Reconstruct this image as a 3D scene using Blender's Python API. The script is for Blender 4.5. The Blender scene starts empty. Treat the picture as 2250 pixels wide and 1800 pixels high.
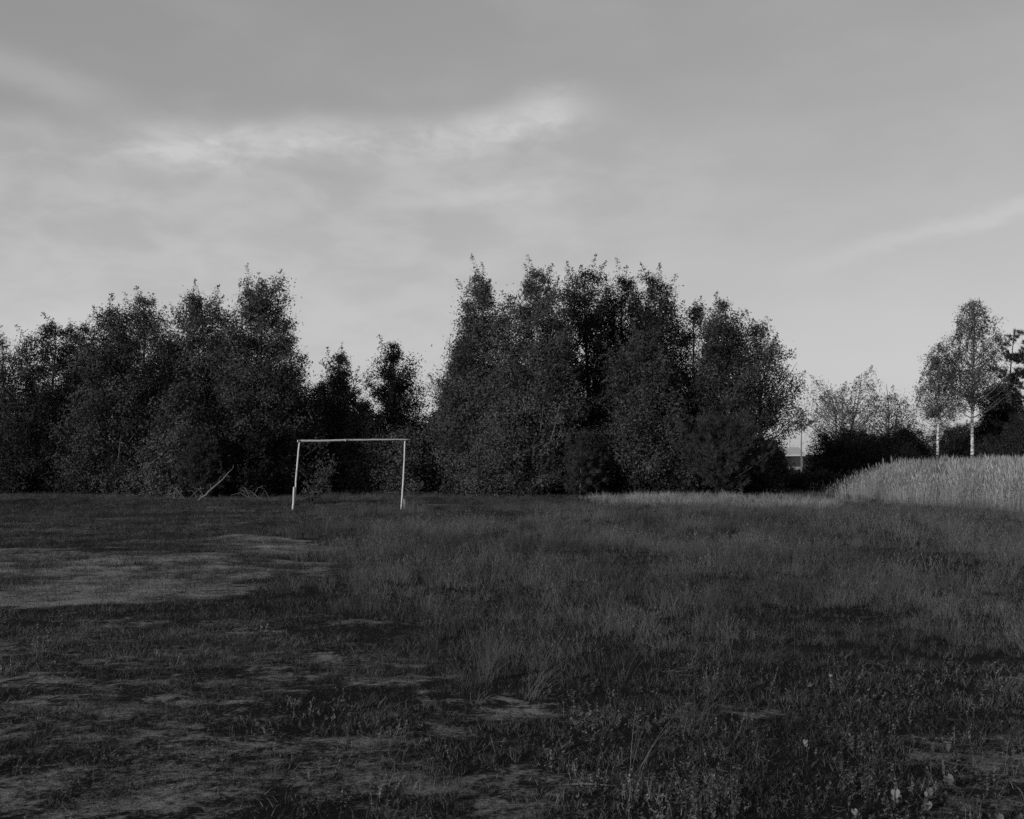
import bpy, math, random
import numpy as np
from mathutils import Vector, noise as mnoise

# ------------------------------------------------------------------ camera, world, sun
sc = bpy.context.scene
W_PX, H_PX = 2250.0, 1800.0
F = 2527.0           # focal length in photograph pixels
HOR = 998.0          # photograph row of the horizon
EYE = 1.6
R_ = math.radians

cam_d = bpy.data.cameras.new('camera')
cam_d.sensor_width = 36.0
cam_d.lens = 36.0 * F / W_PX
cam_d.shift_y = (HOR - H_PX / 2) / W_PX
cam_d.clip_start = 0.1
cam_d.clip_end = 5000
cam = bpy.data.objects.new('camera', cam_d)
sc.collection.objects.link(cam)
cam.location = (0, 0, EYE)
cam.rotation_euler = (R_(90), 0, 0)
sc.camera = cam

SUN_ELEV = 13.0
SUN_AZ = 222.0       # compass-like: 0 = +Y (ahead), 90 = +X (right); 222 = behind, to the left
SUN_STRENGTH = 4.2
SUN_ANGLE = 2.0
SKY_STRENGTH = 0.118

sun_d = bpy.data.lights.new('sun', 'SUN')
sun_d.energy = SUN_STRENGTH
sun_d.angle = R_(SUN_ANGLE)
sun_d.color = (1.0, 1.0, 1.0)      # black-and-white film: the light is grey
sun = bpy.data.objects.new('sun', sun_d)
sc.collection.objects.link(sun)
to_sun = Vector((math.sin(R_(SUN_AZ)) * math.cos(R_(SUN_ELEV)),
                 math.cos(R_(SUN_AZ)) * math.cos(R_(SUN_ELEV)), math.sin(R_(SUN_ELEV))))
sun.rotation_euler = to_sun.to_track_quat('Z', 'Y').to_euler()

world = bpy.data.worlds.new('World')
sc.world = world
world.use_nodes = True
wn = world.node_tree
wn.nodes.clear()


class NT:
    """small helper to write node graphs"""
    def __init__(self, tree):
        self.t = tree

    def n(self, kind, **kw):
        nd = self.t.nodes.new(kind)
        for k, v in kw.items():
            setattr(nd, k, v)
        return nd

    def put(self, sock, v):
        if hasattr(v, 'is_output'):
            self.t.links.new(v, sock)
        elif v is not None:
            sock.default_value = v

    def math(self, op, a, b=None, c=None, clamp=False):
        nd = self.n('ShaderNodeMath', operation=op, use_clamp=clamp)
        self.put(nd.inputs[0], a)
        if b is not None: self.put(nd.inputs[1], b)
        if c is not None: self.put(nd.inputs[2], c)
        return nd.outputs[0]

    def smooth(self, v, lo, hi, to0=0.0, to1=1.0):
        nd = self.n('ShaderNodeMapRange', interpolation_type='SMOOTHSTEP')
        self.put(nd.inputs['Value'], v)
        self.put(nd.inputs['From Min'], lo); self.put(nd.inputs['From Max'], hi)
        self.put(nd.inputs['To Min'], to0); self.put(nd.inputs['To Max'], to1)
        return nd.outputs[0]

    def noise(self, vec, scale, detail=4, rough=0.55, dist=0.0):
        nd = self.n('ShaderNodeTexNoise')
        self.put(nd.inputs['Vector'], vec)
        nd.inputs['Scale'].default_value = scale
        nd.inputs['Detail'].default_value = detail
        nd.inputs['Roughness'].default_value = rough
        nd.inputs['Distortion'].default_value = dist
        return nd.outputs['Fac']

    def mixf(self, f, a, b):
        nd = self.n('ShaderNodeMix', data_type='FLOAT')
        self.put(nd.inputs[0], f); self.put(nd.inputs[2], a); self.put(nd.inputs[3], b)
        return nd.outputs[0]


def build_world():
    g = NT(wn)
    sky = g.n('ShaderNodeTexSky', sky_type='NISHITA', sun_disc=False)
    sky.sun_elevation = R_(SUN_ELEV)
    sky.sun_rotation = R_(SUN_AZ)
    sky.altitude = 50
    sky.air_density = 1.0
    sky.dust_density = 1.0
    sky.ozone_density = 1.0
    bw = g.n('ShaderNodeRGBToBW')
    wn.links.new(sky.outputs[0], bw.inputs[0])
    lum = bw.outputs[0]
    # direction -> azimuth (ahead = 0) and elevation, radians
    tc = g.n('ShaderNodeTexCoord')
    sp = g.n('ShaderNodeSeparateXYZ')
    wn.links.new(tc.outputs['Generated'], sp.inputs[0])
    az = g.math('ARCTAN2', sp.outputs[0], sp.outputs[1])
    el = g.math('ARCSINE', sp.outputs[2])
    cv = g.n('ShaderNodeCombineXYZ')
    wn.links.new(az, cv.inputs[0]); wn.links.new(el, cv.inputs[1])
    # long wisps: stretched along the azimuth, slightly tilted
    mp = g.n('ShaderNodeMapping')
    mp.inputs['Rotation'].default_value = (0, 0, R_(-5))
    mp.inputs['Scale'].default_value = (4.0, 9.0, 1)
    wn.links.new(cv.outputs[0], mp.inputs[0])
    n1 = g.noise(mp.outputs[0], 1.7, 3, 0.5)
    n2 = g.noise(mp.outputs[0], 3.2, 5, 0.52, 0.25)
    n3 = g.noise(mp.outputs[0], 11.0, 7, 0.66, 0.5)
    warp = g.math('MULTIPLY', g.math('SUBTRACT', n1, 0.5), 0.035)
    warp2 = g.math('MULTIPLY', g.math('SUBTRACT', n3, 0.5), 0.016)
    e2 = g.math('ADD', g.math('ADD', el, warp), warp2)

    def bump(x, c, w, h):
        q = g.math('DIVIDE', g.math('SUBTRACT', x, c), w)
        return g.math('MULTIPLY', g.math('EXPONENT', g.math('MULTIPLY', g.math('MULTIPLY', q, q), -1.0)), h)
    # crest of the cirrus veil with its knot ahead
    crest = g.math('ADD', g.math('MULTIPLY_ADD', az, 0.03, 0.272), bump(az, 0.03, 0.045, 0.018))
    crest = g.math('ADD', crest, bump(az, -0.27, 0.035, 0.016))
    above = g.math('SUBTRACT', e2, crest)              # > 0 is clear sky over the veil
    veil = g.smooth(above, 0.020, -0.025)
    veil = g.math('MULTIPLY', veil, g.smooth(az, 0.22, 0.02, 0.30, 1.0))
    veil = g.math('MULTIPLY', veil, g.math('MULTIPLY_ADD', g.smooth(n2, 0.34, 0.66), 0.32, 0.14))

    def wisp(c, slope, az0, width, a0, a1, k):
        d_ = g.math('SUBTRACT', e2, g.math('MULTIPLY_ADD', g.math('SUBTRACT', az, az0), slope, c))
        w_ = g.math('MULTIPLY', g.smooth(g.math('ABSOLUTE', d_), width, 0.0), g.smooth(az, a0, a1))
        return g.math('MULTIPLY', w_, k)
    w3 = wisp(0.305, -0.21, -0.445, 0.024, -0.28, -0.38, 0.26)
    w4 = wisp(0.150, 0.23, 0.2275, 0.013, 0.18, 0.36, 0.42)
    w5 = wisp(0.254, 0.08, -0.29, 0.027, 0.12, 0.0, 0.72)
    w5 = g.math('MULTIPLY', w5, g.smooth(az, -0.40, -0.24, 0.25, 1.0))
    w5 = g.math('MULTIPLY', w5, g.math('MULTIPLY_ADD', g.smooth(n3, 0.28, 0.70), 0.55, 0.45))
    w5 = g.math('MULTIPLY', w5, g.math('MULTIPLY_ADD', g.smooth(n2, 0.28, 0.62), 0.55, 0.45))
    w6 = wisp(0.222, 0.05, 0.0, 0.016, 0.10, 0.04, 0.26)
    w6 = g.math('MULTIPLY', w6, g.smooth(az, -0.16, -0.04))
    knot = g.math('MULTIPLY', bump(az, 0.035, 0.032, 0.5), bump(e2, 0.296, 0.013, 1.0))
    haze_low = g.math('MULTIPLY', g.smooth(az, 0.05, -0.40), g.smooth(el, 0.26, 0.10, 0.0, 0.30))
    cloud = g.math('ADD', g.math('ADD', g.math('ADD', veil, w3), w4), g.math('ADD', w5, w6), clamp=True)
    cloud = g.math('ADD', cloud, g.math('ADD', knot, haze_low), clamp=True)
    # thin veil everywhere, so that the sky outside the frame goes on alike
    cloud = g.math('ADD', cloud, g.math('MULTIPLY', g.smooth(n1, 0.40, 0.75), 0.12), clamp=True)
    lum = g.mixf(0.42, lum, 3.3)                       # even high cirrostratus over the whole sky
    out = g.mixf(g.math('MULTIPLY', cloud, 0.75), lum, CLOUD_LUM)
    bg = g.n('ShaderNodeBackground')
    wn.links.new(out, bg.inputs['Color'])
    bg.inputs['Strength'].default_value = SKY_STRENGTH
    wo = g.n('ShaderNodeOutputWorld')
    wn.links.new(bg.outputs[0], wo.inputs['Surface'])


CLOUD_LUM = 5.6
build_world()

sc.view_settings.view_transform = 'Standard'
sc.view_settings.look = 'None'
sc.view_settings.exposure = 0.0
sc.view_settings.gamma = 1.0
sc.view_settings.use_curve_mapping = False
sc.cycles.use_denoising = False
sc.cycles.max_bounces = 4
sc.cycles.sample_clamp_indirect = 3.0
sc.cycles.sample_clamp_direct = 4.0
sc.cycles.transparent_max_bounces = 6

COL = sc.collection
RNG = np.random.default_rng(7)


# ------------------------------------------------------------------ helpers
def vnoise(x, y, seed=0):
    """smooth value noise on arrays, 0..1"""
    x = np.asarray(x, float); y = np.asarray(y, float)
    xi = np.floor(x).astype(np.int64); yi = np.floor(y).astype(np.int64)
    fx = x - xi; fy = y - yi
    fx = fx * fx * (3 - 2 * fx); fy = fy * fy * (3 - 2 * fy)

    def h(a, b):
        n = (a * 374761393 + b * 668265263 + seed * 974634777) & 0xFFFFFFFF
        n = ((n ^ (n >> 13)) * 1274126177) & 0xFFFFFFFF
        return ((n ^ (n >> 16)) & 0xFFFF) / 65535.0
    v0 = h(xi, yi) * (1 - fx) + h(xi + 1, yi) * fx
    v1 = h(xi, yi + 1) * (1 - fx) + h(xi + 1, yi + 1) * fx
    return v0 * (1 - fy) + v1 * fy


def fbm(x, y, seed=0, oct=4):
    s = 0; a = 1; t = 0
    for i in range(oct):
        s = s + a * vnoise(np.asarray(x) * 2 ** i, np.asarray(y) * 2 ** i, seed + i * 17)
        t += a; a *= 0.5
    return s / t


def ground_z(x, y):
    x = np.asarray(x, float); y = np.asarray(y, float)
    r = np.hypot(x, y)
    fade = np.clip((90 - r) / 40, 0, 1)
    big = (fbm(x / 7 + 3, y / 7, 5, 3) - 0.5) * 0.16
    small = (fbm(x / 0.8, y / 0.6, 9, 3) - 0.5) * 0.07
    return (big + small) * fade * np.clip((r - 2) / 6, 0.15, 1)


def gz(x, y):
    return float(ground_z(np.array([x]), np.array([y]))[0])


def ground_pt(px, py):
    """where a photograph pixel meets level ground"""
    d = EYE * F / (py - HOR)
    return ((px - W_PX / 2) / F * d, d)


def at(px, d):
    return (px - W_PX / 2) / F * d


def z_of(py, d):
    return EYE + (HOR - py) / F * d


def poly_world(pts):
    return np.array([ground_pt(*p) for p in pts])


def inside(poly, x, y):
    x = np.asarray(x); y = np.asarray(y)
    r = np.zeros(x.shape, bool)
    n = len(poly)
    for i in range(n):
        x0, y0 = poly[i]; x1, y1 = poly[(i + 1) % n]
        c = ((y0 > y) != (y1 > y))
        with np.errstate(divide='ignore', invalid='ignore'):
            xx = (x1 - x0) * (y - y0) / (y1 - y0 + 1e-12) + x0
        r ^= c & (x < xx)
    return r


def new_mesh(name, verts, faces, mat=None, shade=None, smooth=False):
    """faces: (n,k) array or list of such arrays"""
    me = bpy.data.meshes.new(name)
    verts = np.asarray(verts, np.float32)
    if not isinstance(faces, list):
        faces = [faces]
    faces = [np.asarray(f, np.int32) for f in faces if len(f)]
    loops = np.concatenate([f.ravel() for f in faces])
    sizes = np.concatenate([np.full(len(f), f.shape[1], np.int32) for f in faces])
    starts = np.concatenate([[0], np.cumsum(sizes)[:-1]]).astype(np.int32)
    me.vertices.add(len(verts)); me.vertices.foreach_set('co', verts.ravel())
    me.loops.add(len(loops)); me.loops.foreach_set('vertex_index', loops)
    me.polygons.add(len(sizes)); me.polygons.foreach_set('loop_start', starts)
    me.polygons.foreach_set('loop_total', sizes)
    me.polygons.foreach_set('use_smooth', np.full(len(sizes), bool(smooth)))
    if shade is not None:
        a = me.attributes.new('shade', 'FLOAT', 'FACE' if len(shade) == len(sizes) else 'POINT')
        a.data.foreach_set('value', np.asarray(shade, np.float32))
    me.update(calc_edges=True)
    if mat: me.materials.append(mat)
    return me


def link(name, data, parent=None, loc=None):
    o = bpy.data.objects.new(name, data)
    COL.objects.link(o)
    if parent is not None: o.parent = parent
    if loc is not None: o.location = loc
    return o


def thing(name, label, cat, loc, group=None, data=None):
    o = link(name, data, None, loc)
    o['label'] = label; o['category'] = cat
    if group: o['group'] = group
    return o


class Geo:
    """collects tubes / quads into arrays"""
    def __init__(self):
        self.v = []; self.q = []; self.t = []; self.n = 0

    def tube(self, pts, rad, sides=6, cap=True):
        pts = np.asarray(pts, float); rad = np.asarray(rad, float)
        m = len(pts)
        tan = np.gradient(pts, axis=0)
        tan /= np.linalg.norm(tan, axis=1)[:, None] + 1e-9
        ref = np.array([0.31, 0.95, 0.05]) if abs(tan[0][2]) > 0.8 else np.array([0., 0., 1.])
        a = np.cross(tan, ref); a /= np.linalg.norm(a, axis=1)[:, None] + 1e-9
        b = np.cross(tan, a)
        ang = np.linspace(0, 2 * np.pi, sides, endpoint=False)
        ring = (np.cos(ang)[None, :, None] * a[:, None, :] + np.sin(ang)[None, :, None] * b[:, None, :])
        vv = pts[:, None, :] + ring * rad[:, None, None]
        self.v.append(vv.reshape(-1, 3))
        i = np.arange(m - 1)[:, None] * sides; j = np.arange(sides)[None, :]; j2 = (j + 1) % sides
        q = np.stack([i + j, i + j2, i + sides + j2, i + sides + j], -1).reshape(-1, 4) + self.n
        self.q.append(q)
        self.n += m * sides
        if cap:
            for base in (0, (m - 1) * sides):
                c = pts[0 if base == 0 else -1]
                self.v.append(c[None]); ci = self.n; self.n += 1
                st = ci - m * sides if base == 0 else ci - 1 - m * sides + base
                st = (self.n - 1 - m * sides - (0 if base == 0 else 1)) + base
                tri = np.stack([np.full(sides, ci), st + np.arange(sides), st + (np.arange(sides) + 1) % sides], -1)
                self.t.append(tri)

    def arrays(self):
        f = []
        if self.q: f.append(np.concatenate(self.q))
        if self.t: f.append(np.concatenate(self.t))
        return np.concatenate(self.v), f

    def mesh(self, name, mat, smooth=True):
        v, f = self.arrays()
        return new_mesh(name, v, f, mat, smooth=smooth)


# ------------------------------------------------------------------ materials (all grey: black-and-white photograph)
def base_mat(name):
    m = bpy.data.materials.new(name)
    m.use_nodes = True
    m.node_tree.nodes.clear()
    return m, NT(m.node_tree)


def grey(g, f):
    c = g.n('ShaderNodeCombineColor')
    for i in range(3): g.put(c.inputs[i], f)
    return c.outputs[0]


def finish(m, g, shader):
    o = g.n('ShaderNodeOutputMaterial')
    m.node_tree.links.new(shader, o.inputs['Surface'])
    return m


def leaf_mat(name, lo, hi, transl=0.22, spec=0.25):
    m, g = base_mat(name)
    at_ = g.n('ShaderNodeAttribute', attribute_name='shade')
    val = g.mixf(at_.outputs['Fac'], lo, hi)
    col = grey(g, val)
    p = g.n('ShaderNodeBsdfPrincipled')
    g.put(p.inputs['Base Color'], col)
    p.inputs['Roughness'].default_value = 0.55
    p.inputs['Specular IOR Level'].default_value = spec
    tr = g.n('ShaderNodeBsdfTranslucent')
    g.put(tr.inputs['Color'], col)
    mx = g.n('ShaderNodeMixShader'); mx.inputs[0].default_value = transl
    m.node_tree.links.new(p.outputs[0], mx.inputs[1]); m.node_tree.links.new(tr.outputs[0], mx.inputs[2])
    return finish(m, g, mx.outputs[0])


def grass_mat(name, lo, hi, transl=0.25, patch=0.35):
    """per-tuft variation from the instance, per-blade variation from the mesh"""
    m, g = base_mat(name)
    oi = g.n('ShaderNodeObjectInfo')
    at_ = g.n('ShaderNodeAttribute', attribute_name='shade')
    f = g.math('ADD', g.math('MULTIPLY', oi.outputs['Random'], 0.5), g.math('MULTIPLY', at_.outputs['Fac'], 0.5))
    geo = g.n('ShaderNodeNewGeometry')
    flat = g.n('ShaderNodeMapping'); flat.inputs['Scale'].default_value = (1, 1, 0)
    m.node_tree.links.new(geo.outputs['Position'], flat.inputs[0])
    pa = g.smooth(g.noise(flat.outputs[0], 0.28, 4, 0.6), 0.32, 0.68, 0.65, 1.35)   # drier and greener patches of the sward
    pb = g.smooth(g.noise(flat.outputs[0], 1.7, 4, 0.65), 0.30, 0.70, 1 - patch, 1 + patch)
    col = grey(g, g.math('MULTIPLY', g.mixf(f, lo, hi), g.math('MULTIPLY', pa, pb)))
    p = g.n('ShaderNodeBsdfPrincipled')
    g.put(p.inputs['Base Color'], col)
    p.inputs['Roughness'].default_value = 0.7
    p.inputs['Specular IOR Level'].default_value = 0.03
    tr = g.n('ShaderNodeBsdfTranslucent'); g.put(tr.inputs['Color'], col)
    mx = g.n('ShaderNodeMixShader'); mx.inputs[0].default_value = transl
    m.node_tree.links.new(p.outputs[0], mx.inputs[1]); m.node_tree.links.new(tr.outputs[0], mx.inputs[2])
    return finish(m, g, mx.outputs[0])


def bark_mat(name, base, dark, scale=(9, 9, 3), thr=(0.5, 0.62)):
    m, g = base_mat(name)
    tc = g.n('ShaderNodeTexCoord')
    mp = g.n('ShaderNodeMapping'); mp.inputs['Scale'].default_value = scale
    m.node_tree.links.new(tc.outputs['Object'], mp.inputs[0])
    n = g.noise(mp.outputs[0], 1.5, 5, 0.65)
    f = g.smooth(n, thr[0], thr[1])
    n2 = g.noise(mp.outputs[0], 6, 3, 0.6)
    v = g.math('MULTIPLY', g.mixf(f, base, dark), g.math('MULTIPLY_ADD', n2, 0.6, 0.7))
    p = g.n('ShaderNodeBsdfPrincipled')
    g.put(p.inputs['Base Color'], grey(g, v))
    p.inputs['Roughness'].default_value = 0.8
    bp = g.n('ShaderNodeBump'); bp.inputs['Strength'].default_value = 0.5; bp.inputs['Distance'].default_value = 0.01
    g.put(bp.inputs['Height'], n2); m.node_tree.links.new(bp.outputs[0], p.inputs['Normal'])
    return finish(m, g, p.outputs[0])


M = {}
M['leaf'] = leaf_mat('birch_leaf', 0.016, 0.070, 0.12, 0.06)
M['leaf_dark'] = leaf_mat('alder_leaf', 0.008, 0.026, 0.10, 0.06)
M['leaf_light'] = leaf_mat('willow_leaf', 0.06, 0.13)
M['needle'] = leaf_mat('pine_needle', 0.018, 0.042, 0.06, 0.06)
M['birch_bark'] = bark_mat('birch_bark', 0.40, 0.04, (3, 3, 7), (0.50, 0.58))
M['bark'] = bark_mat('dark_bark', 0.09, 0.04, (8, 8, 2))
M['pine_bark'] = bark_mat('pine_bark', 0.05, 0.03, (8, 8, 2))
M['deadwood'] = bark_mat('weathered_deadwood', 0.09, 0.035, (20, 20, 5))
M['whitewash'] = bark_mat('flaking_whitewash', 0.36, 0.20, (7, 7, 7), (0.56, 0.70))
M['turf'] = grass_mat('short_turf_blades', 0.012, 0.085)
M['grass'] = grass_mat('fine_grass_blades', 0.036, 0.108)
M['sunlit_tint'] = grass_mat('dry_straw_blades', 0.11, 0.24)  # paler blades, sunlight painted into their colour
M['tussock'] = grass_mat('tussock_blades', 0.05, 0.12)
M['thatch'] = grass_mat('dead_thatch', 0.05, 0.15)
M['reed'] = grass_mat('reed_blades', 0.12, 0.27)
M['weed'] = grass_mat('weed_leaves', 0.025, 0.16)
M['pale_leaf'] = leaf_mat('pale_weed_leaf', 0.07, 0.16, 0.15, 0.1)
M['weed_leaf'] = leaf_mat('green_weed_leaf', 0.03, 0.08, 0.15, 0.1)


# ------------------------------------------------------------------ ground zones (world polygons read off the photograph)
SAND = poly_world([(-300, 1215), (120, 1205), (330, 1222), (480, 1190), (640, 1180), (700, 1196), (640, 1230),
                   (720, 1262), (700, 1285), (560, 1300), (400, 1318), (180, 1338), (-300, 1375)])
TALL = poly_world([(640, 1180), (760, 1150), (700, 1130), (900, 1110), (1300, 1110), (1900, 1118), (2700, 1135), (2700, 1470),
                   (2250, 1478), (1900, 1452), (1640, 1430), (1480, 1462), (1230, 1500), (1010, 1510), (930, 1420),
                   (820, 1360), (720, 1310), (700, 1240)])
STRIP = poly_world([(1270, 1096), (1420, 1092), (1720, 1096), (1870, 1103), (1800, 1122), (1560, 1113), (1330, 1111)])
WEEDY = poly_world([(1180, 1560), (1400, 1490), (1640, 1440), (2250, 1490), (2800, 1500), (2800, 2100), (1200, 2100), (1300, 1700)])
REEDS = poly_world([(1828, 1088), (1950, 1108), (2100, 1122), (2260, 1132), (2800, 1150), (2900, 1040), (2300, 1040),
                    (1940, 1044), (1850, 1062)])
BARE_LOW = poly_world([(-500, 1370), (400, 1380), (900, 1430), (1100, 1540), (1180, 1700), (1250, 2100), (-800, 2100)])


def jitter(x, y, amp, s, seed):
    return x + (fbm(x / s, y / s, seed, 3) - 0.5) * amp, y + (fbm(x / s + 50, y / s, seed + 3, 3) - 0.5) * amp


def f_sand(x, y):
    """0 turf .. 1 open sand"""
    jx, jy = jitter(x, y, 3.0, 1.6, 31)
    a = inside(SAND, jx, jy).astype(float) * np.clip((fbm(x / 1.3, y / 1.1, 41, 4) - 0.22) * 3.0, 0, 0.8)
    jx, jy = jitter(x, y, 1.6, 0.7, 37)
    b = inside(BARE_LOW, jx, jy).astype(float) * np.clip((fbm(x / 0.9, y / 0.55, 43, 4) - 0.36) * 2.4, 0, 0.50)
    e = np.clip((fbm(x / 1.3, y / 0.9, 47, 4) - 0.50) * 2.2, 0, 0.5)
    return np.clip(np.maximum(np.maximum(a, b), e * (1 - f_tall(x, y))), 0, 1)


def f_tall(x, y):
    jx, jy = jitter(x, y, 3.2, 1.3, 53)
    return inside(TALL, jx, jy).astype(float)


# ------------------------------------------------------------------ ground
def build_ground():
    def graded(lo, hi, fine_lo, fine_hi, step):
        c = list(np.arange(fine_lo, fine_hi, step))
        s = step; p = c[-1]
        while p < hi:
            s *= 1.35; p += s; c.append(p)
        s = step; p = c[0]
        while p > lo:
            s *= 1.35; p -= s; c.insert(0, p)
        return np.array(c)
    xs = graded(-2500, 2500, -22, 24, 0.22)
    ys = graded(-400, 4000, 3.5, 52, 0.2)
    X, Y = np.meshgrid(xs, ys)
    x = X.ravel(); y = Y.ravel()
    z = ground_z(x, y)
    nx = len(xs); ny = len(ys)
    i = np.arange(ny - 1)[:, None] * nx + np.arange(nx - 1)[None, :]
    q = np.stack([i, i + 1, i + 1 + nx, i + nx], -1).reshape(-1, 4)
    m, g = base_mat('sandy_turf_ground')
    tc = g.n('ShaderNodeTexCoord')
    P = tc.outputs['Object']
    st = g.n('ShaderNodeMapping'); st.inputs['Scale'].default_value = (1, 1.1, 1)
    m.node_tree.links.new(P, st.inputs[0])
    n_c = g.noise(st.outputs[0], 2.2, 6, 0.62)
    n_m = g.noise(st.outputs[0], 6.0, 5, 0.68, 0.4)
    n_f = g.noise(st.outputs[0], 30, 6, 0.72, 0.3)
    n_g = g.noise(P, 120, 3, 0.6)
    bare = g.n('ShaderNodeAttribute', attribute_name='bare').outputs['Fac']
    k = g.math('ADD', bare, g.math('MULTIPLY', g.math('SUBTRACT', n_f, 0.5), 1.5))
    k = g.math('ADD', k, g.math('MULTIPLY', g.math('SUBTRACT', n_m, 0.5), 2.0))
    k = g.math('ADD', k, g.math('MULTIPLY', g.math('SUBTRACT', n_c, 0.5), 1.3))
    k = g.smooth(k, 0.25, 0.85)
    sand = g.mixf(n_c, 0.15, 0.28)
    turf = g.mixf(n_f, 0.004, 0.030)
    v = g.mixf(k, turf, sand)
    v = g.math('MULTIPLY', v, g.math('MULTIPLY_ADD', n_g, 1.0, 0.5))
    p = g.n('ShaderNodeBsdfPrincipled')
    g.put(p.inputs['Base Color'], grey(g, v))
    p.inputs['Roughness'].default_value = 0.95
    p.inputs['Specular IOR Level'].default_value = 0.02
    bp = g.n('ShaderNodeBump'); bp.inputs['Strength'].default_value = 1.0; bp.inputs['Distance'].default_value = 0.05
    g.put(bp.inputs['Height'], g.math('ADD', g.math('ADD', n_f, n_m), g.math('MULTIPLY', n_g, 0.35)))
    m.node_tree.links.new(bp.outputs[0], p.inputs['Normal'])
    finish(m, g, p.outputs[0])
    me = new_mesh('ground', np.stack([x, y, z], -1), q, m, smooth=True)
    a = me.attributes.new('bare', 'FLOAT', 'POINT')
    a.data.foreach_set('value', f_sand(x, y).astype(np.float32))
    o = link('ground', me)
    o['kind'] = 'structure'
    o['label'] = 'sandy playing field with patchy dark turf and bare soil'


build_ground()


# ------------------------------------------------------------------ trees
PROFILES = {
    'bush':  ([0, .12, .3, .5, .7, .85, .95, 1], [.80, .98, 1, .88, .62, .36, .16, .03]),
    'cone':  ([0, .12, .3, .5, .7, .85, .95, 1], [.90, 1, .94, .80, .62, .42, .20, .04]),
    'oval':  ([0, .12, .3, .5, .7, .85, .95, 1], [.45, .75, .96, 1, .88, .62, .32, .08]),
    'column': ([0, .12, .3, .5, .7, .85, .95, 1], [.85, 1, 1, .93, .78, .58, .36, .10]),
    'dome':  ([0, .12, .3, .5, .7, .85, .95, 1], [.95, 1, .98, .92, .80, .60, .38, .18]),
}


def leaves_at(rng, c, size, nrm_bias, shade0, elong=0.5):
    """rhombic leaf blades at points c (n,3) with normals near nrm_bias"""
    n = len(c)
    nrm = nrm_bias + rng.normal(0, 0.55, (n, 3))
    nrm /= np.linalg.norm(nrm, axis=1)[:, None] + 1e-9
    a = np.cross(nrm, rng.normal(0, 1, (n, 3))); a /= np.linalg.norm(a, axis=1)[:, None] + 1e-9
    b = np.cross(nrm, a)
    L = size * rng.uniform(0.65, 1.3, n)[:, None] * 0.5
    v = np.stack([c - a * L + b * L * elong, c + a * L, c - a * L - b * L * elong], 1)
    sh = np.clip(shade0 + rng.normal(0, 0.22, n), 0, 1)
    return v.reshape(-1, 3), sh


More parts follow.
